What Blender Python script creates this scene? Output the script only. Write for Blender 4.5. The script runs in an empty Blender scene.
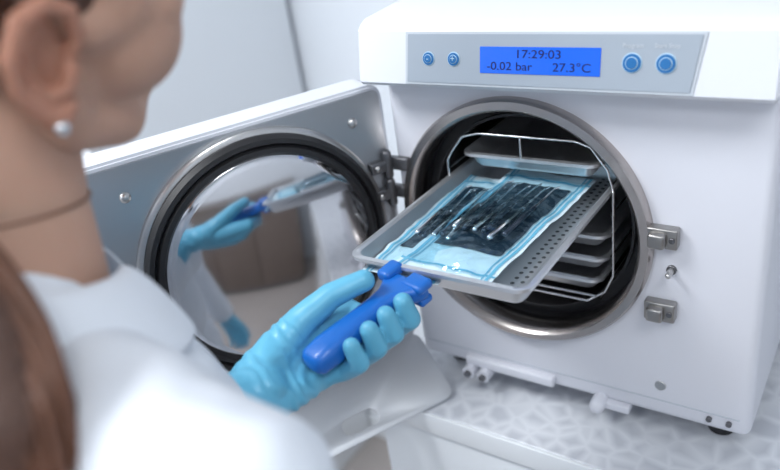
import bpy, bmesh, math, random
from mathutils import Vector, Matrix, noise, Euler
random.seed(7)
Z0 = 1.16
scn = bpy.context.scene
try:
    scn.view_settings.view_transform = 'Standard'
    scn.view_settings.look = 'None'
except Exception: pass

# ---------------------------------------------------------------- materials
def mat(name, col, rough=0.5, metal=0.0, bump=0.0, bscale=60.0, coat=0.0, emis=None, estr=0.0,
        sss=0.0, var=0.0, vscale=8.0, stretch=None, detail=4.0):
    m = bpy.data.materials.new(name); m.use_nodes = True
    nt = m.node_tree; b = nt.nodes['Principled BSDF']
    b.inputs['Roughness'].default_value = rough
    b.inputs['Metallic'].default_value = metal
    b.inputs['Coat Weight'].default_value = coat
    if sss:
        b.inputs['Subsurface Weight'].default_value = sss
        b.inputs['Subsurface Radius'].default_value = (1.0, 0.35, 0.2)
        b.inputs['Subsurface Scale'].default_value = 0.006
    if emis:
        b.inputs['Emission Color'].default_value = (*emis, 1)
        b.inputs['Emission Strength'].default_value = estr
    tc = nt.nodes.new('ShaderNodeTexCoord'); mp = nt.nodes.new('ShaderNodeMapping')
    nt.links.new(tc.outputs['Object'], mp.inputs['Vector'])
    if stretch: mp.inputs['Scale'].default_value = stretch
    n = nt.nodes.new('ShaderNodeTexNoise'); n.inputs['Scale'].default_value = vscale
    n.inputs['Detail'].default_value = detail
    nt.links.new(mp.outputs['Vector'], n.inputs['Vector'])
    mx = nt.nodes.new('ShaderNodeMixRGB'); mx.blend_type = 'MIX'
    k = 1 - max(var, 0.015)
    mx.inputs['Color1'].default_value = (*col, 1)
    mx.inputs['Color2'].default_value = (col[0]*k, col[1]*k, col[2]*k, 1)
    nt.links.new(n.outputs['Fac'], mx.inputs['Fac'])
    nt.links.new(mx.outputs['Color'], b.inputs['Base Color'])
    if bump:
        n2 = nt.nodes.new('ShaderNodeTexNoise'); n2.inputs['Scale'].default_value = bscale
        n2.inputs['Detail'].default_value = 4
        nt.links.new(mp.outputs['Vector'], n2.inputs['Vector'])
        bp = nt.nodes.new('ShaderNodeBump'); bp.inputs['Strength'].default_value = bump
        bp.inputs['Distance'].default_value = 0.004
        nt.links.new(n2.outputs['Fac'], bp.inputs['Height'])
        nt.links.new(bp.outputs['Normal'], b.inputs['Normal'])
    return m

M = {}
M['wall'] = mat('wall_paint', (0.78,0.82,0.87), 0.7)
M['ceil'] = mat('ceiling_paint', (0.85,0.86,0.88), 0.8)
M['floor'] = mat('floor_vinyl', (0.42,0.38,0.36), 0.45, var=0.15)
M['cab'] = mat('cabinet_laminate', (0.83,0.86,0.89), 0.35)
M['wood'] = mat('reflection_sideboard_wood', (0.17,0.13,0.11), 0.45, var=0.4, vscale=10, stretch=(1,6,1))  # brown of the added sideboard, meant for the disc's reflection
M['shell'] = mat('autoclave_enamel', (0.71,0.72,0.78), 0.35, coat=0.2)
M['headm'] = mat('autoclave_hood_plastic', (0.74,0.76,0.81), 0.35, coat=0.2)
M['console'] = mat('console_plate', (0.35,0.40,0.46), 0.4)
M['consoleedge'] = mat('console_edge', (0.55,0.59,0.64), 0.4)
M['lcd'] = mat('lcd_backlight', (0.01,0.08,0.50), 0.25, emis=(0.010,0.13,0.70), estr=0.55)
M['lcdtext'] = mat('lcd_characters', (0.004,0.01,0.12), 0.4)
M['btn'] = mat('button_blue', (0.01,0.14,0.38), 0.4)
M['btnring'] = mat('button_ring', (0.45,0.62,0.75), 0.4)
M['label'] = mat('label_print', (0.56,0.60,0.64), 0.5)
M['steel'] = mat('brushed_steel', (0.60,0.59,0.58), 0.28, 1.0, bump=0.05, bscale=200)
M['lugsteel'] = mat('latch_cast_steel', (0.36,0.35,0.34), 0.35, 1.0)
M['ring'] = mat('ring_steel', (0.50,0.46,0.44), 0.26, 1.0)
M['chamber'] = mat('chamber_steel', (0.26,0.25,0.25), 0.25, 1.0)
M['sheet'] = mat('door_sheet_metal', (0.50,0.52,0.55), 0.33, 0.85, var=0.05)
M['lip'] = mat('door_lip_metal', (0.68,0.70,0.73), 0.4, 0.5)
M['mirror'] = mat('polished_steel', (0.70,0.70,0.72), 0.08, 1.0)
M['black'] = mat('black_rubber', (0.012,0.012,0.014), 0.45)
M['dark'] = mat('dark_steel', (0.16,0.16,0.17), 0.35, 0.8)
M['alu'] = mat('tray_aluminium', (0.74,0.76,0.79), 0.32, 0.80, bump=0.03, bscale=150)
M['hole'] = mat('perforation_dark', (0.06,0.07,0.08), 0.7)
M['wire'] = mat('wire_steel', (0.75,0.75,0.76), 0.22, 1.0)
M['handle'] = mat('handle_blue_plastic', (0.008,0.14,0.54), 0.38, coat=0.15)
M['glove'] = mat('nitrile_glove', (0.14,0.50,0.72), 0.38, bump=0.25, bscale=55, var=0.16, vscale=30)
M['coat'] = mat('coat_cotton', (0.80,0.84,0.90), 0.85, bump=0.4, bscale=18)
M['skin'] = mat('skin', (0.62,0.37,0.27), 0.62, sss=0.15, var=0.30, vscale=9, bump=0.15, bscale=160)
M['ear'] = mat('ear_skin', (0.54,0.26,0.175), 0.6, sss=0.25, var=0.25, vscale=20)
M['hair'] = mat('hair_brown', (0.10,0.042,0.024), 0.42, var=0.6, vscale=60, stretch=(6,6,0.4), bump=0.5, bscale=80)
M['hair2'] = mat('hair_strands', (0.20,0.085,0.048), 0.38, var=0.5, vscale=40)
M['cord'] = mat('neck_cord', (0.22,0.10,0.06), 0.5)
M['paper'] = mat('pouch_paper', (0.68,0.83,0.91), 0.45, bump=0.5, bscale=50)
M['blueb'] = mat('pouch_seal_blue', (0.14,0.46,0.66), 0.35)
M['inner'] = mat('pouch_dark_lining', (0.012,0.03,0.055), 0.28, bump=0.9, bscale=40, var=0.4)
M['instr'] = mat('instrument_steel', (0.75,0.80,0.85), 0.2, 1.0)
M['instrd'] = mat('instrument_handle_dark', (0.04,0.06,0.09), 0.25, 0.5)
M['eye'] = mat('eye_white', (0.75,0.72,0.70), 0.15)
M['iris'] = mat('iris_brown', (0.08,0.04,0.02), 0.15)
M['lips'] = mat('lips', (0.50,0.20,0.17), 0.4)
M['trouser'] = mat('trouser_cotton', (0.78,0.82,0.87), 0.85)
M['shoe'] = mat('shoe_leather', (0.75,0.76,0.78), 0.4)
M['emit'] = mat('lamp_diffuser', (1,1,1), 0.5, emis=(0.93,0.97,1.0), estr=2.8)

def film():
    m = bpy.data.materials.new('pouch_film'); m.use_nodes = True
    nt = m.node_tree; nt.nodes.clear()
    o = nt.nodes.new('ShaderNodeOutputMaterial'); mix = nt.nodes.new('ShaderNodeMixShader')
    t = nt.nodes.new('ShaderNodeBsdfTransparent'); t.inputs['Color'].default_value = (0.84,0.95,0.98,1)
    g = nt.nodes.new('ShaderNodeBsdfGlossy'); g.inputs['Roughness'].default_value = 0.10
    g.inputs['Color'].default_value = (0.70,0.92,1,1)
    n = nt.nodes.new('ShaderNodeTexNoise'); n.inputs['Scale'].default_value = 38
    tc = nt.nodes.new('ShaderNodeTexCoord'); nt.links.new(tc.outputs['Object'], n.inputs['Vector'])
    bp = nt.nodes.new('ShaderNodeBump'); bp.inputs['Strength'].default_value = 1.0; bp.inputs['Distance'].default_value = 0.012
    nt.links.new(n.outputs['Fac'], bp.inputs['Height']); nt.links.new(bp.outputs['Normal'], g.inputs['Normal'])
    mix.inputs[0].default_value = 0.12
    nt.links.new(t.outputs[0], mix.inputs[1]); nt.links.new(g.outputs[0], mix.inputs[2])
    nt.links.new(mix.outputs[0], o.inputs['Surface'])
    return m
M['film'] = film()

def worktop():
    m = bpy.data.materials.new('patterned_worktop'); m.use_nodes = True
    nt = m.node_tree; b = nt.nodes['Principled BSDF']; b.inputs['Roughness'].default_value = 0.25
    tc = nt.nodes.new('ShaderNodeTexCoord')
    v = nt.nodes.new('ShaderNodeTexVoronoi'); v.feature = 'DISTANCE_TO_EDGE'; v.inputs['Scale'].default_value = 38
    nt.links.new(tc.outputs['Object'], v.inputs['Vector'])
    r = nt.nodes.new('ShaderNodeValToRGB')
    r.color_ramp.elements[0].position = 0.02; r.color_ramp.elements[0].color = (0.68,0.70,0.74,1)
    r.color_ramp.elements[1].position = 0.30; r.color_ramp.elements[1].color = (0.52,0.54,0.59,1)
    nt.links.new(v.outputs['Distance'], r.inputs['Fac'])
    nt.links.new(r.outputs['Color'], b.inputs['Base Color'])
    bp = nt.nodes.new('ShaderNodeBump'); bp.inputs['Strength'].default_value=0.3; bp.inputs['Distance'].default_value=0.003; bp.invert=True
    nt.links.new(v.outputs['Distance'], bp.inputs['Height']); nt.links.new(bp.outputs['Normal'], b.inputs['Normal'])
    return m
M['top'] = worktop()

# ---------------------------------------------------------------- helpers
COL = scn.collection
def empty(name, loc=(0,0,0), rot=None, parent=None):
    e = bpy.data.objects.new(name, None); e.location = loc; e.empty_display_size = 0.05
    if rot: e.rotation_euler = rot
    COL.objects.link(e)
    if parent: e.parent = parent
    return e
def finish(bm, name, m, parent=None, smooth=True, off=True, angle=35):
    me = bpy.data.meshes.new(name)
    bmesh.ops.recalc_face_normals(bm, faces=bm.faces)
    bm.to_mesh(me); bm.free()
    o = bpy.data.objects.new(name, me)
    if m: me.materials.append(m)
    COL.objects.link(o)
    if smooth:
        for p in me.polygons: p.use_smooth = True
        try: me.set_sharp_from_angle(angle=math.radians(angle))
        except Exception: pass
    if parent: o.parent = parent
    elif off: o.location = (0,0,Z0)
    return o
def box_bm(bm, x0,x1,y0,y1,z0,z1, bev=0.0, seg=3, mtx=None):
    r = bmesh.ops.create_cube(bm, size=1.0)
    vs = r['verts']
    for v in vs:
        v.co = Vector(((x0+x1)/2+v.co.x*(x1-x0), (y0+y1)/2+v.co.y*(y1-y0), (z0+z1)/2+v.co.z*(z1-z0)))
    if mtx:
        for v in vs: v.co = mtx @ v.co
    if bev > 0:
        es = set()
        for v in vs:
            for e in v.link_edges: es.add(e)
        bmesh.ops.bevel(bm, geom=list(es), offset=bev, segments=seg, profile=0.5, affect='EDGES')
def box(name, x0,x1,y0,y1,z0,z1, m, bev=0.0, parent=None, off=True):
    bm = bmesh.new(); box_bm(bm, x0,x1,y0,y1,z0,z1,bev)
    return finish(bm, name, m, parent, True, off)
def lathe(name, prof, c, m, parent=None, seg=96):
    bm = bmesh.new(); rings = []
    for r,a in prof:
        if r < 1e-6: ring = [bm.verts.new(Vector(c)+Vector((0,a,0)))]
        else: ring = [bm.verts.new(Vector(c)+Vector((r*math.cos(2*math.pi*i/seg), a, r*math.sin(2*math.pi*i/seg)))) for i in range(seg)]
        rings.append(ring)
    for a,b in zip(rings, rings[1:]):
        for i in range(seg):
            j = (i+1)%seg
            if len(a)==1 and len(b)==1: continue
            if len(a)==1: bm.faces.new((a[0], b[i], b[j]))
            elif len(b)==1: bm.faces.new((a[i], a[j], b[0]))
            else: bm.faces.new((a[i], a[j], b[j], b[i]))
    return finish(bm, name, m, parent)
def tube_bm(bm, p0, r0, p1, r1, seg=20):
    p0 = Vector(p0); p1 = Vector(p1); d = p1-p0; L = d.length
    q = d.to_track_quat('Z','Y') if L > 1e-6 else Vector((0,0,1)).to_track_quat('Z','Y')
    rings = []; n = 6; prof = []
    for i in range(n+1):
        a = -math.pi/2 + (math.pi/2)*i/n
        prof.append((r0*math.cos(a), r0*math.sin(a)))
    for i in range(n+1):
        a = (math.pi/2)*i/n
        prof.append((r1*math.cos(a), L + r1*math.sin(a)))
    for r,z in prof:
        if r < 1e-5: rings.append([bm.verts.new(p0 + q @ Vector((0,0,z)))])
        else: rings.append([bm.verts.new(p0 + q @ Vector((r*math.cos(2*math.pi*k/seg), r*math.sin(2*math.pi*k/seg), z))) for k in range(seg)])
    for a,b in zip(rings, rings[1:]):
        for i in range(seg):
            j=(i+1)%seg
            if len(a)==1: bm.faces.new((a[0], b[j], b[i]))
            elif len(b)==1: bm.faces.new((a[i], a[j], b[0]))
            else: bm.faces.new((a[i], a[j], b[j], b[i]))
def chain_bm(bm, pts, seg=20):
    for (a,ra),(b,rb) in zip(pts, pts[1:]): tube_bm(bm, a, ra, b, rb, seg)
def ell_bm(bm, c, rad, rot=None, seg=28):
    r = bmesh.ops.create_uvsphere(bm, u_segments=seg, v_segments=seg//2, radius=1.0)
    mt = Matrix.Translation(Vector(c)) @ (rot.to_matrix().to_4x4() if rot else Matrix()) @ Matrix.Diagonal((*rad,1))
    for v in r['verts']: v.co = mt @ v.co
def evaluated(o):
    dg = bpy.context.evaluated_depsgraph_get(); dg.update()
    me = bpy.data.meshes.new_from_object(o.evaluated_get(dg))
    o.modifiers.clear(); o.data = me
    for p in me.polygons: p.use_smooth = True
    return o
def fuse(o, voxel, smooth=4, fac=0.5):
    md = o.modifiers.new('r','REMESH'); md.mode='VOXEL'; md.voxel_size = voxel; md.use_smooth_shade=True
    if smooth:
        s = o.modifiers.new('s','SMOOTH'); s.iterations = smooth; s.factor = fac
    return evaluated(o)
def displace(o, fn):
    me=o.data
    nr=[v.normal.copy() for v in me.vertices]; cs=[v.co.copy() for v in me.vertices]
    flat=[]
    for c,nn in zip(cs,nr):
        p=c+nn*fn(c); flat.extend((p.x,p.y,p.z))
    me.vertices.foreach_set('co',flat); me.update()
def wires(name, polys, r, m, parent=None):
    cu = bpy.data.curves.new(name,'CURVE'); cu.dimensions='3D'; cu.bevel_depth = r; cu.bevel_resolution = 3
    for pl in polys:
        s = cu.splines.new('POLY'); s.points.add(len(pl)-1)
        for p,co in zip(s.points, pl): p.co = (*co,1)
    cu.materials.append(m)
    o = bpy.data.objects.new(name, cu); COL.objects.link(o)
    if parent: o.parent = parent
    else: o.location=(0,0,Z0)
    return o

# ---------------------------------------------------------------- room
X0,X1,Y0,Y1,H = -1.9,1.9,-2.6,0.62,2.6
box('floor', X0,X1,Y0,Y1,-0.1,0, M['floor'], off=False)
box('ceiling', X0,X1,Y0,Y1,H,H+0.1, M['ceil'], off=False)
box('wall_back', X0-0.1,X1+0.1,Y1,Y1+0.1,0,H, M['wall'], off=False)
box('wall_front', X0-0.1,X1+0.1,Y0-0.1,Y0,0,H, M['wall'], off=False)
box('wall_left', X0-0.1,X0,Y0,Y1,0,H, M['wall'], off=False)
box('wall_right', X1,X1+0.1,Y0,Y1,0,H, M['wall'], off=False)
box('baseboard_back', X0,X1,Y1-0.012,Y1,0,0.08, M['cab'], 0.003, off=False)
for i,(lx,ly,en) in enumerate([(-0.9,-0.9,31),(0.9,-1.0,11),(-0.3,-2.0,16)]):  # panels added out of view: stronger key at left, soft fill behind camera
    e = empty('added_ceiling_lamp', (lx,ly,H))
    bm = bmesh.new(); box_bm(bm,-0.32,0.32,-0.32,0.32,-0.05,0.0,0.006)
    finish(bm,'housing',M['cab'],e)
    bm = bmesh.new(); box_bm(bm,-0.30,0.30,-0.30,0.30,-0.056,-0.049)
    finish(bm,'diffuser',M['emit'],e)
    L = bpy.data.lights.new('added_area_light','AREA'); L.shape='SQUARE'; L.size=0.6; L.energy=en; L.color=(0.94,0.97,1.0)
    lo = bpy.data.objects.new('added_area_light',L); COL.objects.link(lo); lo.parent=e; lo.location=(0,0,-0.07)
cab = empty('base_cabinet', (0.0,0.0,0.0))
CT = Z0-0.2625
box('worktop', -0.215,1.3,-0.075,0.60,CT-0.03,CT, M['top'], 0.003, cab)
box('edge_band', -0.217,1.3,-0.079,-0.0745,CT-0.032,CT-0.001, M['cab'], 0.001, cab)
box('carcass', -0.205,1.3,-0.055,0.60,0.08,CT-0.03, M['cab'], 0.0, cab)
box('plinth', -0.19,1.28,-0.02,0.60,0.0,0.08, M['dark'], 0.0, cab)
for k in range(3):
    x=-0.203+k*0.5
    box('door_%d'%(k+1), x,x+0.496,-0.075,-0.056,0.09,CT-0.036, M['cab'], 0.002, cab)
    box('pull_%d'%(k+1), x+0.18,x+0.31,-0.098,-0.085,CT-0.10,CT-0.09, M['steel'], 0.003, cab)
tc_ = empty('tall_cupboard', (-1.15,0.30,0))
box('carcass', -0.30,0.30,-0.25,0.30,0.0,2.1, M['cab'], 0.004, tc_)
box('door_1', -0.298,-0.0015,-0.272,-0.251,0.08,2.09, M['cab'], 0.002, tc_)
box('door_2', 0.0015,0.298,-0.272,-0.251,0.08,2.09, M['cab'], 0.002, tc_)
sb = empty('reflection_sideboard', (1.62,-0.75,0))  # added out of view so the polished door disc reflects something brown
box('carcass', -0.22,0.26,-0.75,0.55,0.06,1.02, M['wood'], 0.004, sb)
box('top', -0.24,0.27,-0.77,0.57,1.02,1.045, M['wood'], 0.004, sb)
box('plinth', -0.19,0.26,-0.72,0.52,0.0,0.06, M['dark'], 0.0, sb)
for k in range(3):
    box('door_%d'%(k+1), -0.24,-0.221,-0.745+k*0.432,-0.745+k*0.432+0.426,0.07,1.01, M['wood'], 0.003, sb)

# ---------------------------------------------------------------- autoclave
ac = empty('autoclave', (0,0,Z0))
cx,cz = -0.015,-0.012
bm = bmesh.new(); box_bm(bm,-0.172,0.236,0.0,0.46,-0.231,0.156,0.010,4)
body = finish(bm,'body',M['shell'],ac)
bm = bmesh.new()
bmesh.ops.create_cone(bm, cap_ends=True, segments=96, radius1=0.139, radius2=0.139, depth=0.80,
    matrix=Matrix.Translation((cx,0.0,cz)) @ Matrix.Rotation(math.pi/2,4,'X'))
cut = finish(bm,'cut',None,ac)
bd = body.modifiers.new('b','BOOLEAN'); bd.operation='DIFFERENCE'; bd.object=cut; bd.solver='EXACT'
evaluated(body)
try: body.data.set_sharp_from_angle(angle=math.radians(35))
except Exception: pass
bpy.data.objects.remove(cut)
lathe('chamber_ring', [(0.139,0.004),(0.1475,0.001),(0.1475,-0.008),(0.145,-0.012),(0.137,-0.013),(0.134,-0.010),(0.132,-0.004),(0.132,0.02)], (cx,0,cz), M['ring'], ac)
lathe('gasket_seat', [(0.132,0.012),(0.132,0.03),(0.121,0.03),(0.121,0.022),(0.118,0.022)], (cx,0,cz), M['black'], ac)
lathe('chamber', [(0.119,0.022),(0.117,0.026),(0.117,0.37),(0.10,0.385),(0,0.39)], (cx,0,cz), M['chamber'], ac)
bm = bmesh.new()
prof = [(0.46,0.157),(-0.036,0.153),(-0.040,0.157),(-0.0305,0.209),(-0.026,0.2145),(-0.016,0.219),(0.06,0.224),(0.46,0.224)]
xs = [-0.177,-0.174,0.233,0.236]
rings=[]
for k,x in enumerate(xs):
    s = 0.0 if k in (1,2) else 0.003
    rings.append([bm.verts.new((x, y+(s if y<0 else -s), z+(s if z<0.18 else -s))) for y,z in prof])
for a,b in zip(rings,rings[1:]):
    for i in range(len(prof)):
        j=(i+1)%len(prof); bm.faces.new((a[i],a[j],b[j],b[i]))
bm.faces.new(rings[0]); bm.faces.new(rings[-1])
finish(bm,'hood',M['headm'],ac,angle=28)
def yf(z): return -0.040+(z-0.157)*(0.0095/0.052)
tilt = math.atan(0.0095/0.052)
con = empty('console',(0,yf(0.183),0.183),(-tilt,0,0),ac)
def plate(name, pts, y0, y1, m, parent, bev=0.0008):
    bm = bmesh.new(); f = bm.faces.new([bm.verts.new((x,y0,z)) for x,z in pts])
    r = bmesh.ops.extrude_face_region(bm, geom=[f])
    for g in r['geom']:
        if isinstance(g,bmesh.types.BMVert): g.co.y = y1
    if bev: bmesh.ops.bevel(bm, geom=list(bm.edges), offset=bev, segments=2, affect='EDGES')
    return finish(bm,name,m,parent)
def rrect(x0,x1,z0,z1,r,n=6):
    out=[]
    for (ax,az,st) in [(x1-r,z1-r,0),(x0+r,z1-r,90),(x0+r,z0+r,180),(x1-r,z0+r,270)]:
        for i in range(n+1):
            a=math.radians(st+90*i/n); out.append((ax+r*math.cos(a),az+r*math.sin(a)))
    return out
plate('console_rim', [(-0.115,-0.0262),(0.171,-0.0262),(0.179,0.0262),(-0.113,0.0262)], 0.001,-0.0012, M['consoleedge'], con, 0.0004)
plate('console_plate', [(-0.112,-0.024),(0.169,-0.024),(0.176,0.024),(-0.110,0.024)], 0.0,-0.0020, M['console'], con, 0.0004)
plate('lcd', [(-0.027,-0.0125),(0.092,-0.0125),(0.092,0.0125),(-0.027,0.0125)], 0.0,-0.0028, M['lcd'], con, 0.0003)
def disc(name, x,z,r,y0,y1,m,parent):
    return lathe(name, [(r,y0),(r,y1+0.0003),(r-0.0003,y1),(0,y1)], (x,0,z), m, parent, 40)
for k,(x,r) in enumerate([(-0.0854,0.0062),(-0.0563,0.0062),(0.1195,0.0078),(0.148,0.0078)]):
    disc('button_ring_%d'%k,x,0,r+0.0010,0,-0.0026,M['btnring'],con)
    disc('button_%d'%k,x,0,r,0,-0.0036,M['btn'],con)
    disc('button_inner_%d'%k,x,0,r*0.70,0,-0.0041,M['btnring'],con)
    disc('button_core_%d'%k,x,0,r*0.62,0,-0.0046,M['btn'],con)
def text(name, s, x,z,y,size,m,parent,align='CENTER',sx=1.0):
    cu = bpy.data.curves.new(name,'FONT'); cu.body=s; cu.size=size; cu.align_x=align; cu.align_y='CENTER'; cu.extrude=0.0001
    cu.materials.append(m); o=bpy.data.objects.new(name,cu); COL.objects.link(o)
    o.rotation_euler=(math.pi/2,0,0); o.location=(x,y,z); o.parent=parent; o.scale=(sx,1,1); return o
text('lcd_time','17:29:03',0.033,0.0057,-0.0031,0.0108,M['lcdtext'],con,sx=1.25)
text('lcd_pressure','-0.02 bar',-0.0195,-0.0057,-0.0031,0.0108,M['lcdtext'],con,'LEFT',1.2)
text('lcd_temp','27.3\u00b0C',0.084,-0.0057,-0.0031,0.0108,M['lcdtext'],con,'RIGHT',1.2)
text('minus','-',-0.0854,0.0004,-0.0050,0.009,M['btnring'],con)
text('plus','+',-0.0563,0.0004,-0.0050,0.009,M['btnring'],con)
text('label_a','Program',0.1195,0.0145,-0.0023,0.0052,M['label'],con)
text('label_b','Start Stop',0.148,0.0145,-0.0023,0.0052,M['label'],con)
def lug(n,z):
    bm=bmesh.new()
    box_bm(bm,0.126,0.157,-0.012,0.0,z-0.011,z+0.011,0.002)
    box_bm(bm,0.130,0.147,-0.021,-0.010,z-0.008,z+0.008,0.003)
    finish(bm,n,M['lugsteel'],ac)
    disc(n+'_bolt',0.152,z,0.003,-0.012,-0.014,M['dark'],ac)
lug('latch_lug_1',0.002); lug('latch_lug_2',-0.084)
bm=bmesh.new(); tube_bm(bm,(0.150,0.0,-0.037),0.0035,(0.150,-0.014,-0.037),0.003); finish(bm,'latch_pin',M['steel'],ac)
disc('latch_pin_base',0.150,-0.037,0.005,0,-0.003,M['dark'],ac)
disc('badge',0.143,-0.187,0.006,0,-0.002,M['steel'],ac)
bm=bmesh.new(); box_bm(bm,-0.10,0.02,-0.010,0.002,-0.226,-0.212,0.003); finish(bm,'lower_ledge',M['shell'],ac)
for k,x in enumerate((-0.093,-0.072)):
    disc('drain_knob_%d'%k,x,-0.232,0.0085,0.0,-0.018,M['shell'],ac)
    disc('drain_tip_%d'%k,x,-0.232,0.0045,-0.016,-0.022,M['dark'],ac)
bm=bmesh.new(); tube_bm(bm,(0.075,0.002,-0.230),0.009,(0.075,-0.012,-0.231),0.009); box_bm(bm,0.066,0.110,-0.006,0.01,-0.238,-0.228,0.002); finish(bm,'drain_valve',M['shell'],ac)
bm=bmesh.new(); box_bm(bm,-0.160,0.225,-0.0008,0.0003,-0.2085,-0.2072); finish(bm,'panel_seam',M['consoleedge'],ac)
for k,x in enumerate((0.195,0.215)):
    disc('lower_bolt_%d'%k,x,-0.215,0.003,0,-0.004,M['dark'],ac)
for k,(x,y) in enumerate([(-0.14,0.05),(0.200,0.045),(-0.14,0.40),(0.205,0.40)]):
    bm=bmesh.new(); bmesh.ops.create_cone(bm,cap_ends=True,segments=32,radius1=0.014,radius2=0.017,depth=0.033,matrix=Matrix.Translation((x,y,-0.2458))); finish(bm,'foot_%d'%k,M['black'],ac)
for k,z in enumerate((0.048,0.012)):
    bm=bmesh.new()
    box_bm(bm,-0.178,-0.150,-0.009,0.0,z-0.008,z+0.008,0.002)
    tube_bm(bm,(-0.176,-0.012,z-0.013),0.006,(-0.176,-0.012,z+0.013),0.006)
    finish(bm,'hinge_%d'%k,M['dark'],ac)

# ---- door
door = empty('door',(-0.178,-0.004,0),(0,0,math.radians(244)),ac)
plate('cover', rrect(-0.004,0.380,-0.210,0.144,0.016), -0.050,-0.003, M['headm'], door, 0.003)
plate('inner_sheet', rrect(0.002,0.374,-0.206,0.138,0.008), -0.004,0.0, M['sheet'], door, 0.0008)
dc=(0.168,0,-0.014)
lathe('disc_flange',[(0.150,0.0),(0.150,0.006),(0.147,0.008),(0.143,0.008),(0.142,0.004)],dc,M['steel'],door)
lathe('door_gasket',[(0.144,0.001),(0.144,0.011),(0.140,0.016),(0.135,0.017),(0.1325,0.013),(0.130,0.017),(0.125,0.018),(0.122,0.014)],dc,M['black'],door)
RS=0.62; mp_=[(0.1225,0.008),(0.1225,0.014)]
for i in range(15):
    r=0.1215*(1-i/14); mp_.append((r,0.015+(math.sqrt(RS*RS-r*r)-math.sqrt(RS*RS-0.1215**2))))
lathe('polished_disc',mp_,dc,M['mirror'],door)
for k,(x,z) in enumerate([(0.040,0.108),(0.300,0.105),(0.335,-0.15),(0.030,-0.16)]):
    bm=bmesh.new(); ell_bm(bm,(x,0.0,z),(0.006,0.004,0.006)); finish(bm,'rivet_%d'%k,M['steel'],door)
for k,z in enumerate((0.048,0.012)):
    bm=bmesh.new(); box_bm(bm,0.0,0.030,-0.002,0.010,z-0.007,z+0.007,0.002); finish(bm,'hinge_leaf_%d'%k,M['dark'],door)
    disc2=bmesh.new(); ell_bm(disc2,(0.022,0.010,z),(0.004,0.003,0.004)); finish(disc2,'leaf_bolt_%d'%k,M['steel'],door)
bm=bmesh.new()
f=bm.faces.new([bm.verts.new((x,w,0)) for x,w in rrect(-0.004,0.34,-0.004,0.096,0.014)])
r=bmesh.ops.extrude_face_region(bm,geom=[f])
for g in r['geom']:
    if isinstance(g,bmesh.types.BMVert): g.co.z=-0.004
lip=finish(bm,'lower_lip',M['lip'],door)
bm=bmesh.new()
f=bm.faces.new([bm.verts.new((x,w,0.02)) for x,w in rrect(0.100,0.150,0.062,0.084,0.0109,10)])
r=bmesh.ops.extrude_face_region(bm,geom=[f])
for g in r['geom']:
    if isinstance(g,bmesh.types.BMVert): g.co.z=-0.02
ct=finish(bm,'ct',None,door)
b2=lip.modifiers.new('b','BOOLEAN'); b2.object=ct; b2.operation='DIFFERENCE'; b2.solver='EXACT'
bv=lip.modifiers.new('v','BEVEL'); bv.width=0.0012; bv.segments=2
evaluated(lip); bpy.data.objects.remove(ct)
try: lip.data.set_sharp_from_angle(angle=math.radians(35))
except Exception: pass
lip.location=(0,0.0,-0.203); lip.rotation_euler=(-math.radians(34),0,0)

# ---- trays
def tray_mesh(name, x0,x1,y0,y1,z,h,parent):
    bm=bmesh.new()
    def ring(inset,zz,r):
        return [bm.verts.new((x,y,zz)) for x,y in rrect(x0+inset,x1-inset,y0+inset,y1-inset,max(r,0.002),6)]
    R=[ring(0.0,z-0.003,0.014),ring(0.0,z,0.014),ring(0.0035,z+0.0006,0.012),ring(0.006,z-0.001,0.011),ring(0.0105,z-h+0.004,0.010),ring(0.014,z-h,0.008)]
    for a,b in zip(R,R[1:]):
        n=len(a)
        for i in range(n):
            j=(i+1)%n; bm.faces.new((a[i],a[j],b[j],b[i]))
    bm.faces.new(R[-1])
    o=finish(bm,name,M['alu'],parent)
    s=o.modifiers.new('s','SOLIDIFY'); s.thickness=0.0014; s.offset=0
    evaluated(o)
    try: o.data.set_sharp_from_angle(angle=math.radians(40))
    except Exception: pass
    return o
TX0,TX1,TY0,TY1,TZ,TH=-0.102,0.085,-0.196,0.10,0.036,0.022
tray=empty('instrument_tray',(0,0,Z0))
tray_mesh('pan',TX0,TX1,TY0,TY1,TZ,TH,tray)
bm=bmesh.new()
for i in range(28):
    y=TY0+0.022+i*0.0095
    for j in range(3):
        bmesh.ops.create_circle(bm,cap_ends=True,segments=12,radius=0.0021,matrix=Matrix.Translation((TX1-0.018-0.008*j,y+(0.0045 if j%2 else 0),TZ-TH+0.0009)))
    a=math.atan2(TH-0.005,0.0045)
    for w in (0.35,0.72):
        mt=Matrix.Translation((TX1-0.006-0.0045*w-0.0009,y,TZ-0.001-(TH-0.005)*w+0.0002)) @ Matrix.Rotation(-a,4,'Y')
        bmesh.ops.create_circle(bm,cap_ends=True,segments=12,radius=0.0019,matrix=mt)
finish(bm,'perforations',M['hole'],tray,False)
for k,(z,hw) in enumerate([(0.063,0.080),(-0.018,0.088),(-0.046,0.087),(-0.074,0.080)]):
    tray_mesh('rack_tray_%d'%k,cx+0.008-hw,cx+0.008+hw,0.008,0.30,z,0.018,ac)
P=[]
for y in (0.004,0.30):
    P.append([(-0.102,y,0.03),(-0.102,y,0.055),(-0.095,y,0.066),(-0.080,y,0.085),(-0.06,y,0.090),(0.05,y,0.090),(0.066,y,0.085),(0.083,y,0.062),(0.089,y,0.04),(0.089,y,-0.06),(0.080,y,-0.082),(0.060,y,-0.098),(-0.08,y,-0.098),(-0.102,y,-0.07),(-0.102,y,0.03)])
for z in (0.046,0.013,-0.036,-0.064,-0.092):
    for x in (-0.100,0.087):
        xx = x if z>-0.08 else x*0.86
        P.append([(xx,0.004,z),(xx,0.30,z)])
P.append([(-0.03,0.003,-0.098),(-0.03,0.003,-0.06)])
P.append([(-0.07,0.003,-0.089),(0.07,0.003,-0.089)])
P.append([(-0.01,0.003,0.090),(-0.01,0.003,0.066)])
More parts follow.
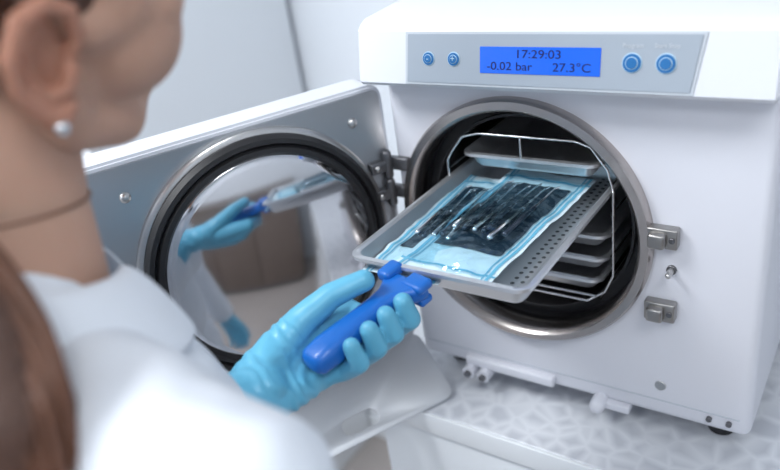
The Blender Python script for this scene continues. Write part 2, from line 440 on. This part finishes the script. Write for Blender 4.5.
wires('rack_wires',P,0.0013,M['wire'],ac)

# ---- pouches
def hgt(x,y,amp,seed): return amp*noise.noise(Vector((x*28+seed,y*28,seed*1.7)))+amp*0.5*noise.noise(Vector((x*80,y*80+seed,seed)))
def pouch(cxp,cyp,w,d,z,rot,seed,amp=0.003,n=5):
    e=empty('sterilization_pouch',(cxp,cyp,z+Z0),(0,0,rot))
    def sheet(name,x0,x1,y0,y1,dz,m,bulge=0.0,nx=36,ny=48):
        bm=bmesh.new(); g=[]
        for i in range(nx+1):
            row=[]
            for j in range(ny+1):
                x=x0+(x1-x0)*i/nx; y=y0+(y1-y0)*j/ny
                u=i/nx; v=j/ny
                b=bulge*math.sqrt(max(0.0,math.sin(math.pi*u)*math.sin(math.pi*v))) if bulge else 0
                row.append(bm.verts.new((x,y,dz+b+hgt(x,y,amp,seed))))
            g.append(row)
        for i in range(nx):
            for j in range(ny): bm.faces.new((g[i][j],g[i+1][j],g[i+1][j+1],g[i][j+1]))
        return finish(bm,name,m,e,angle=180)
    W,D=w/2,d/2
    sheet('paper',-W,W,-D,D,0,M['paper'])
    s=0.0035
    for k,(a,b,c_,dd) in enumerate([(-W+.004,-W+.004+s,-D,D),(W-.004-s,W-.004,-D,D),(-W+.010,-W+.0118,-D,D),(W-.0118,W-.010,-D,D),(-W,W,-D+.014,-D+.017),(-W,W,D-.02,D-.016)]):
        sheet('seal_%d'%k,a,b,c_,dd,0.0006,M['blueb'],nx=4 if k<4 else 36,ny=48 if k<4 else 4)
    sheet('lining',-W+.014,W-.014,-D+.050,D-.034,0.0012,M['inner'],0.002)
    bm=bmesh.new(); bm2=bmesh.new()
    for k in range(n):
        x=-W+.024+(w-.048)*k/(n-1)
        y0=-D+.060+random.uniform(0,.014); y1=D-.044-random.uniform(0,.012)
        zz=0.0076+random.uniform(0,0.0015)
        ym=y0+(y1-y0)*random.uniform(.45,.62)
        (chain_bm)(bm2 if k%2 else bm,[((x,y0+.006,zz),0.0032),((x+random.uniform(-.002,.002),ym,zz),0.0027)],10)
        chain_bm(bm,[((x,ym,zz),0.0022),((x,ym+.012,zz),0.0013),((x+random.uniform(-.003,.003),y1-.004,zz),0.0011),((x+.004,y1,zz+.001),0.0007)],8)
    finish(bm,'instrument_tips',M['instr'],e); finish(bm2,'instrument_handles',M['instrd'],e)
    sheet('film',-W+.008,W-.008,-D+.010,D-.012,0.0012,M['film'],0.012)
    return e
pouch(-0.050,-0.078,0.084,0.232,TZ-TH+0.009,math.radians(2),1.3,n=5)
pouch(-0.001,-0.068,0.102,0.238,TZ-TH+0.015,math.radians(-3),5.1,n=6)

# ---- tray handle
A=Vector((-0.030,-0.205,0.024)); B=Vector((-0.055,-0.305,0.006))
F=(A-B).normalized(); R_=F.cross(Vector((0,0,1))).normalized(); U_=R_.cross(F).normalized()
def Hp(s,r,u): return B+F*s+R_*r+U_*u
hmt=Matrix.Translation(B) @ Matrix((( R_.x,F.x,U_.x,0),(R_.y,F.y,U_.y,0),(R_.z,F.z,U_.z,0),(0,0,0,1)))
bm=bmesh.new()
secs=[(-0.0125,0.006,0.004),(-0.011,0.0105,0.0075),(-0.007,0.0140,0.0105),(0.008,0.0152,0.012),(0.025,0.0142,0.012),(0.045,0.0128,0.0115),(0.07,0.0120,0.011),(0.083,0.0135,0.010),(0.091,0.018,0.009),(0.098,0.0235,0.0085),(0.106,0.026,0.008),(0.1085,0.025,0.006)]
rg=[]
for s,w,h in secs:
    rg.append([bm.verts.new(hmt @ Vector((x,s,z))) for x,z in rrect(-w,w,-h,h,min(w,h)*0.80,7)])
for a,b in zip(rg,rg[1:]):
    for i in range(len(a)):
        j=(i+1)%len(a); bm.faces.new((a[i],a[j],b[j],b[i]))
bm.faces.new(rg[0]); bm.faces.new(rg[-1])
box_bm(bm,-0.027,-0.011,0.094,0.117,0.002,0.0145,0.0045,4,hmt)
box_bm(bm,0.002,0.027,0.097,0.116,0.001,0.0105,0.004,4,hmt)
box_bm(bm,-0.024,0.024,0.098,0.113,-0.014,-0.006,0.003,3,hmt)
finish(bm,'tray_handle',M['handle'],angle=50)

# ---------------------------------------------------------------- woman
wo = empty('woman',(-0.085,-0.46,0.0))
def toworld(o):
    o.parent=wo; o.matrix_parent_inverse=Matrix.Translation((0.085,0.46,0.0)); o.location=(0,0,Z0); return o
bm=bmesh.new()
W_=Hp(-0.076,-0.020,0.002)
mc={'p':(Hp(.000,-.015,-.031),.0120),'r':(Hp(.020,-.025,-.031),.0128),'m':(Hp(.040,-.035,-.026),.0130),'i':(Hp(.060,-.041,-.015),.0128)}
fing={'p':(.017,.82),'r':(.038,.97),'m':(.0585,1.03),'i':(.079,.96)}
for k,(s,q) in fing.items():
    m0,r0=mc[k]
    rr=0.0095 if k!='p' else 0.0086
    pip=Hp(s-.002,0.006*q,-0.0245-0.002*q); dip=Hp(s+.003,0.0235,-0.013); tip=Hp(s+.003,0.0205,0.0065*q)
    chain_bm(bm,[(m0,r0-.001),(pip,rr+0.0012),(dip,rr),(tip,rr-0.0010)])
wr=[Hp(-0.062,-0.008,-0.008),Hp(-0.062,-0.014,-0.006),Hp(-0.062,-0.024,-0.002),Hp(-0.062,-0.030,0.002)]
for (k,(m0,r0)),w in zip(mc.items(),wr): chain_bm(bm,[(w,.017),((w+m0)/2,.0165),(m0,r0)])
chain_bm(bm,[(mc['p'][0],.0115),(mc['r'][0],.0125),(mc['m'][0],.013),(mc['i'][0],.013)])
chain_bm(bm,[(Hp(-.052,-.026,.004),.020),(Hp(-.018,-.037,.004),.0190),(Hp(.012,-.037,.013),.0145),(Hp(.044,-.028,.022),.0120),(Hp(.072,-.013,.0245),.0100)])
E_=Vector((-0.235,-0.440,-0.135))
D_=(E_-W_).normalized()
chain_bm(bm,[(Hp(-.055,-.018,-.002),.0255),(W_,.0255),(W_+D_*0.03,.027),(W_+D_*0.07,.030)],28)
g=finish(bm,'glove_left',M['glove'],None); fuse(g,0.0016,6,0.5)
def crease(p):
    s=(p-B).dot(F)
    return 0.0005*noise.noise(p*70)+(0.0006*math.sin(s*430+6*noise.noise(p*40)) if s<0.0 else 0.0)
displace(g,crease); toworld(g)
def ringmesh(name,c,axis,R,r,m):
    bm=bmesh.new(); q=axis.to_track_quat('Z','Y'); n=40;k=10; rs=[]
    for i in range(n):
        a=2*math.pi*i/n; row=[]
        for j in range(k):
            b=2*math.pi*j/k
            p=Vector(((R+r*math.cos(b))*math.cos(a),(R+r*math.cos(b))*math.sin(a),r*math.sin(b)))
            row.append(bm.verts.new(c+q@p))
        rs.append(row)
    for i in range(n):
        for j in range(k):
            bm.faces.new((rs[i][j],rs[(i+1)%n][j],rs[(i+1)%n][(j+1)%k],rs[i][(j+1)%k]))
    o=finish(bm,name,m,None); return toworld(o)
ringmesh('glove_cuff_left',W_+D_*0.055,D_,0.0295,0.0022,M['glove'])

# coat
yaw=math.radians(-14); Rz=Euler((0,0,yaw)).to_matrix()
T0=Vector((-0.100,-0.468,0.024))
def T(x,y,z): return T0+Rz@Vector((x,y,z))
SL=Vector((-0.255,-0.410,0.092)); SR=Vector((0.078,-0.518,0.094))
bm=bmesh.new(); er=Euler((0,0,yaw))
ell_bm(bm,T(0,0.0,-0.04),(0.142,0.090,0.16),er)
ell_bm(bm,T(-0.065,0.045,-0.075),(0.066,0.058,0.070),er); ell_bm(bm,T(0.065,0.045,-0.075),(0.066,0.058,0.070),er)
ell_bm(bm,T(0,-0.01,-0.22),(0.128,0.095,0.16),er)
ell_bm(bm,T(0,-0.015,-0.40),(0.165,0.120,0.17),er)
chain_bm(bm,[(SL,.056),(T(-0.09,-0.02,0.095),.048),(T(0,-0.03,0.105),.052),(T(0.09,-0.022,0.094),.050),(SR,.057)],28)
chain_bm(bm,[(T(-0.07,-0.03,0.11),.035),(T(0,-0.030,0.135),.050),(T(0.07,-0.03,0.11),.035)],28)
for sx in (-1,1):
    chain_bm(bm,[(T(sx*0.07,-0.01,-0.42),.10),(T(sx*0.075,-0.01,-0.64),.105)],28)
ell_bm(bm,T(0,-0.01,-0.62),(0.175,0.12,0.10),er)
chain_bm(bm,[(SL,.056),(SL.lerp(E_,.5),.052),(E_,.046)],28)
chain_bm(bm,[(E_,.046),(E_.lerp(W_,.45),.044),(W_+D_*0.068,.038)],28)
ER=Vector((0.117,-0.515,-0.170)); WR=Vector((0.120,-0.440,-0.390))
chain_bm(bm,[(SR,.057),(SR.lerp(ER,.5),.053),(ER,.047),(WR.lerp(ER,.1),.038)],28)
c=finish(bm,'lab_coat',M['coat'],None); fuse(c,0.005,6,0.5)
displace(c,lambda p:0.0050*noise.noise(Vector((p.x*16,p.y*16,p.z*7)))+0.0024*noise.noise(p*38))
toworld(c)
def collar():
    bm=bmesh.new(); n=48; N0=T(0,-0.024,0.148); rows=[]
    for i in range(n+1):
        a=math.radians(112+ (428-112)*i/n)
        w=abs(i/n-0.5)*2
        prof=[(0.058,-0.015),(0.056,0.012),(0.058,0.024-0.010*w),(0.066,0.025-0.012*w),(0.080,0.004-0.014*w),(0.090+0.004*w,-0.014-0.030*w)]
        rows.append([bm.verts.new(N0+Rz@Vector((math.cos(a)*r*1.05,math.sin(a)*r*0.95+0.006*w,z-0.020*math.sin(a)))) for r,z in prof])
    for a,b in zip(rows,rows[1:]):
        for j in range(len(a)-1): bm.faces.new((a[j],b[j],b[j+1],a[j+1]))
    o=finish(bm,'coat_collar',M['coat'],None,angle=80)
    s=o.modifiers.new('s','SOLIDIFY'); s.thickness=0.003
    s=o.modifiers.new('ss','SUBSURF'); s.levels=2; s.render_levels=2
    evaluated(o); toworld(o)
collar()
bm=bmesh.new()
DR=(WR-ER).normalized(); fw=Vector((0,1,0)); fw=(fw-DR*fw.dot(DR)).normalized(); inn=DR.cross(fw).normalized()
if inn.x>0: inn=-inn
chain_bm(bm,[(WR-DR*0.04,.029),(WR,.026)],24)
for k,(o_,L,rr) in enumerate([(-.030,.80,.0078),(-.010,.95,.0088),(.010,1.0,.0088),(.030,.93,.0088)]):
    m0=WR+DR*0.088+fw*o_; 
    chain_bm(bm,[(WR+DR*0.01+fw*o_*0.6,.016),(m0,.0115)])
    p1=m0+(DR*0.95+inn*0.3).normalized()*0.042*L; p2=p1+(DR*0.75+inn*0.66).normalized()*0.025*L; p3=p2+(DR*0.5+inn*0.86).normalized()*0.02*L
    chain_bm(bm,[(m0,.011),(p1,rr+.0008),(p2,rr),(p3,rr-.001)])
t0=WR+DR*0.02+fw*0.02+inn*0.008; t1=t0+(DR*0.7+fw*0.6+inn*0.3).normalized()*0.042; t2=t1+(DR*0.9+fw*0.3+inn*0.3).normalized()*0.032; t3=t2+(DR+inn*0.3).normalized()*0.026
chain_bm(bm,[(t0,.017),(t1,.0125),(t2,.0105),(t3,.009)])
g=finish(bm,'glove_right',M['glove'],None); fuse(g,0.002,4,0.5); toworld(g)
bm=bmesh.new()
def TL(x,y,z): return Vector((T0.x,T0.y,0))+Rz@Vector((x,y,z))
for sx in (-1,1):
    chain_bm(bm,[(TL(sx*0.08,-0.01,-0.50),.080),(TL(sx*0.085,0.0,-0.72),.060),(TL(sx*0.09,-0.01,-0.90),.052),(TL(sx*0.09,-0.02,-1.08),.045)],24)
lg=finish(bm,'trousers',M['trouser'],None); fuse(lg,0.008,4); toworld(lg)
bm=bmesh.new()
for sx in (-1,1):
    chain_bm(bm,[(TL(sx*0.09,-0.045,-1.128),.031),(TL(sx*0.093,0.05,-1.130),.029),(TL(sx*0.10,0.125,-1.132),.026)],20)
    chain_bm(bm,[(TL(sx*0.09,-0.03,-1.10),.036),(TL(sx*0.09,-0.02,-1.06),.036)],20)
sh=finish(bm,'shoes',M['shoe'],None); fuse(sh,0.006,3); toworld(sh)

# head
HC=Vector((-0.108,-0.438,0.330))
hm=Matrix.Translation(HC) @ Euler((math.radians(-3),math.radians(19),math.radians(-13)),'XYZ').to_matrix().to_4x4() @ Matrix.Scale(1.04,4)
def headobj(o): o.data.transform(hm); return toworld(o)
bm=bmesh.new()
ell_bm(bm,(0,-.014,.045),(.073,.092,.083)); ell_bm(bm,(0,.030,-.005),(.062,.058,.080)); ell_bm(bm,(0,.040,.050),(.060,.052,.050))
for s in (-1,1):
    chain_bm(bm,[((s*.052,.002,-.030),.020),((s*.050,.008,-.055),.017),((s*.030,.046,-.072),.018),((0,.064,-.078),.018)])
    ell_bm(bm,(s*.041,.050,-.014),(.029,.035,.038)); chain_bm(bm,[((s*.060,.02,.004),.015),((s*.048,.065,.006),.019)])
    chain_bm(bm,[((s*.056,.042,.042),.018),((s*.056,.042,.010),.018)])
    chain_bm(bm,[((s*.012,.086,.038),.008),((s*.042,.072,.040),.012)])
    ell_bm(bm,(s*.012,.096,-.016),(.008,.010,.007))
ell_bm(bm,(0,.055,-.050),(.034,.036,.034))
chain_bm(bm,[((0,.086,.030),.007),((0,.098,.004),.0085),((0,.104,-.012),.010)])
ell_bm(bm,(0,.086,-.040),(.020,.010,.006)); ell_bm(bm,(0,.084,-.050),(.018,.010,.006))
hd=finish(bm,'head',M['skin'],None); fuse(hd,0.0035,8,0.5); headobj(hd)
bm=bmesh.new()
nt_=hm@Vector((0,-.016,-.030)); nb=T(0,-0.026,0.105)
chain_bm(bm,[(nt_,.049),(nt_.lerp(nb,.5),.047),(nb,.054)],32)
nk=finish(bm,'neck',M['skin'],None); toworld(nk)
ax=(nb-nt_).normalized(); nc=nt_.lerp(nb,.50); qq=ax.to_track_quat('Z','Y')
cordpts=[nc+qq@Vector((.0480*math.cos(t*math.pi/24),.0480*math.sin(t*math.pi/24),0.004*math.sin(t*math.pi/24))) for t in range(49)]
nl=wires('neck_cord',[cordpts],0.0008,M['cord']); toworld(nl)
bm=bmesh.new(); chain_bm(bm,[((-.020,.086,-.045),.002),((-.006,.094,-.042),.0045),((.006,.094,-.042),.0045),((.020,.086,-.045),.002)]); chain_bm(bm,[((-.018,.086,-.046),.002),((0,.093,-.050),.0052),((.018,.086,-.046),.002)])
headobj(finish(bm,'lips',M['lips'],None))
for s,n in ((-1,'left'),(1,'right')):
    bm=bmesh.new(); ell_bm(bm,(s*.030,.076,.022),(.0125,.012,.008)); headobj(finish(bm,'eye_'+n,M['eye'],None))
    bm=bmesh.new(); ell_bm(bm,(s*.030,.0865,.021),(.0052,.003,.0055)); headobj(finish(bm,'iris_'+n,M['iris'],None))
    bm=bmesh.new(); ell_bm(bm,(s*.030,.0755,.0265),(.0140,.0132,.0062)); headobj(finish(bm,'eyelid_'+n,M['skin'],None))
    bm=bmesh.new(); chain_bm(bm,[((s*.014,.094,.041),.0022),((s*.030,.091,.047),.0026),((s*.048,.080,.042),.0014)]); headobj(finish(bm,'eyebrow_'+n,M['hair'],None))
    bm=bmesh.new(); ex=.0745
    def ep(y,z,x=0): return (s*(ex+x),y-.006,z-.004)
    ell_bm(bm,ep(-.004,.002,-.002),(.0045,.015,.026))
    chain_bm(bm,[(ep(.010,-.002,.002),.0035),(ep(.015,.012,.004),.004),(ep(.012,.026,.007),.0042),(ep(0,.033,.010),.0045),(ep(-.014,.028,.014),.0046),(ep(-.021,.012,.015),.0044),(ep(-.019,-.006,.012),.0040),(ep(-.010,-.020,.008),.0050),(ep(-.001,-.029,.005),.0072),(ep(.006,-.024,.002),.0060)],14)
    chain_bm(bm,[(ep(-.002,.022,.005),.003),(ep(-.012,.012,.008),.0034),(ep(-.012,-.004,.007),.0034),(ep(-.004,-.016,.005),.0036),(ep(.006,-.014,.005),.0042),(ep(.010,-.005,.004),.0042)],12)
    e_=finish(bm,'ear_'+n,M['ear'],None); fuse(e_,0.0011,4,0.5); headobj(e_)
    bm=bmesh.new(); ell_bm(bm,ep(-.002,-.030,.0125),(.003,.004,.004)); headobj(finish(bm,'earring_'+n,M['wire'],None))
bm=bmesh.new(); bmesh.ops.create_uvsphere(bm,u_segments=96,v_segments=72,radius=1)
for v in bm.verts: v.co=Vector((v.co.x*.0805,-.016+v.co.y*.0985,.045+v.co.z*.091))
def hl(y):
    pts=[(-.12,-.055),(-.06,-.052),(-.034,-.020),(-.024,.012),(-.012,.034),(.004,.032),(.014,.006),(.022,.004),(.032,.034),(.05,.066),(.12,.088)]
    for (a,za),(b,zb) in zip(pts,pts[1:]):
        if y<=b: return za+(zb-za)*(y-a)/(b-a)
    return .09
dl=[f for f in bm.faces if f.calc_center_median().z<hl(f.calc_center_median().y)]
bmesh.ops.delete(bm,geom=dl,context='FACES')
hc=finish(bm,'hair_cap',M['hair'],None,angle=180)
s=hc.modifiers.new('s','SOLIDIFY'); s.thickness=0.006; s.offset=-1
s=hc.modifiers.new('m','SMOOTH'); s.iterations=3
evaluated(hc); headobj(hc)
st=[]
for k in range(420):
    a=random.uniform(-1.45,1.45)
    y0=random.uniform(.0,.075)
    pl=[]
    for i in range(15):
        t=i/14
        y=y0+(-.105-y0)*t
        yy=max(-1,min(1,(y+.016)/.0995)); rr=math.sqrt(1-yy*yy)
        aa=a*(1-0.15*t)
        z=.045+.0920*rr*math.cos(aa)-.045*t*t; x=.0815*rr*math.sin(aa)
        if z<hl(y)+.002: continue
        pl.append((x,y,z))
    if len(pl)>3: st.append(pl)
hs=wires('scalp_strands',st,0.0006,M['hair2']); hs.data.bevel_resolution=0
for sp in hs.data.splines:
    for p in sp.points:
        q_=hm@Vector(p.co[:3]); p.co=(q_.x,q_.y,q_.z,1)
toworld(hs)
pt=[hm@Vector((0,-.088,.005)),Vector((-0.100,-0.560,0.262)),Vector((-0.060,-0.545,0.228)),Vector((-0.026,-0.545,0.196)),Vector((0.000,-0.558,0.160)),Vector((0.006,-0.580,0.06)),Vector((0.000,-0.590,-0.07))]
pr=[.028,.028,.028,.028,.029,.026,.008]
bm=bmesh.new(); chain_bm(bm,list(zip(pt,pr)),24)
po=finish(bm,'ponytail',M['hair'],None); fuse(po,0.005,6); toworld(po)
def cr(P_,t):
    n=len(P_)-1; i=min(int(t*n),n-1); f=t*n-i
    p0,p1,p2,p3=P_[max(i-1,0)],P_[i],P_[i+1],P_[min(i+2,n)]
    return 0.5*((2*p1)+(p2-p0)*f+(2*p0-5*p1+4*p2-p3)*f*f+(3*p1-p0-3*p2+p3)*f**3)
st=[]
for k in range(520):
    a=random.uniform(0,2*math.pi); q=math.sqrt(random.uniform(.60,1.35)); ph=random.uniform(0,6); ln=random.uniform(.85,1.0)
    pl=[]
    for i in range(22):
        t=i/21*ln; c_=cr(pt,t); i0=min(int(t*6),5); fr=t*6-i0; ri=pr[i0]*(1-fr)+pr[i0+1]*fr
        aa=a+0.25*math.sin(3*t+ph)
        pl.append(c_+Vector((math.cos(aa)*ri*q,math.sin(aa)*ri*q*.8,math.sin(aa)*ri*q*.5)))
    st.append(pl)
so=wires('hair_strands',st,0.0007,M['hair2']); so.data.bevel_resolution=0; toworld(so)

# ---------------------------------------------------------------- camera
right=Vector((0.8236,0.5491,-0.1382)).normalized()
fwd=Vector((-0.5468,0.7056,-0.4502)); fwd=(fwd-right*fwd.dot(right)).normalized()
up=right.cross(fwd)
cam=bpy.data.cameras.new('camera'); co=bpy.data.objects.new('camera',cam); COL.objects.link(co)
mt=Matrix((( right.x,up.x,-fwd.x),(right.y,up.y,-fwd.y),(right.z,up.z,-fwd.z))).to_4x4()
co.matrix_world=Matrix.Translation((0.315,-0.663,0.366+Z0)) @ mt
cam.sensor_width=36; cam.lens=33.9; cam.clip_start=0.02
cam.dof.use_dof=True; cam.dof.focus_distance=0.72; cam.dof.aperture_fstop=2.8
scn.camera=co
w=bpy.data.worlds.new('world'); scn.world=w; w.use_nodes=True
w.node_tree.nodes['Background'].inputs[0].default_value=(0.8,0.9,1,1); w.node_tree.nodes['Background'].inputs[1].default_value=0.5
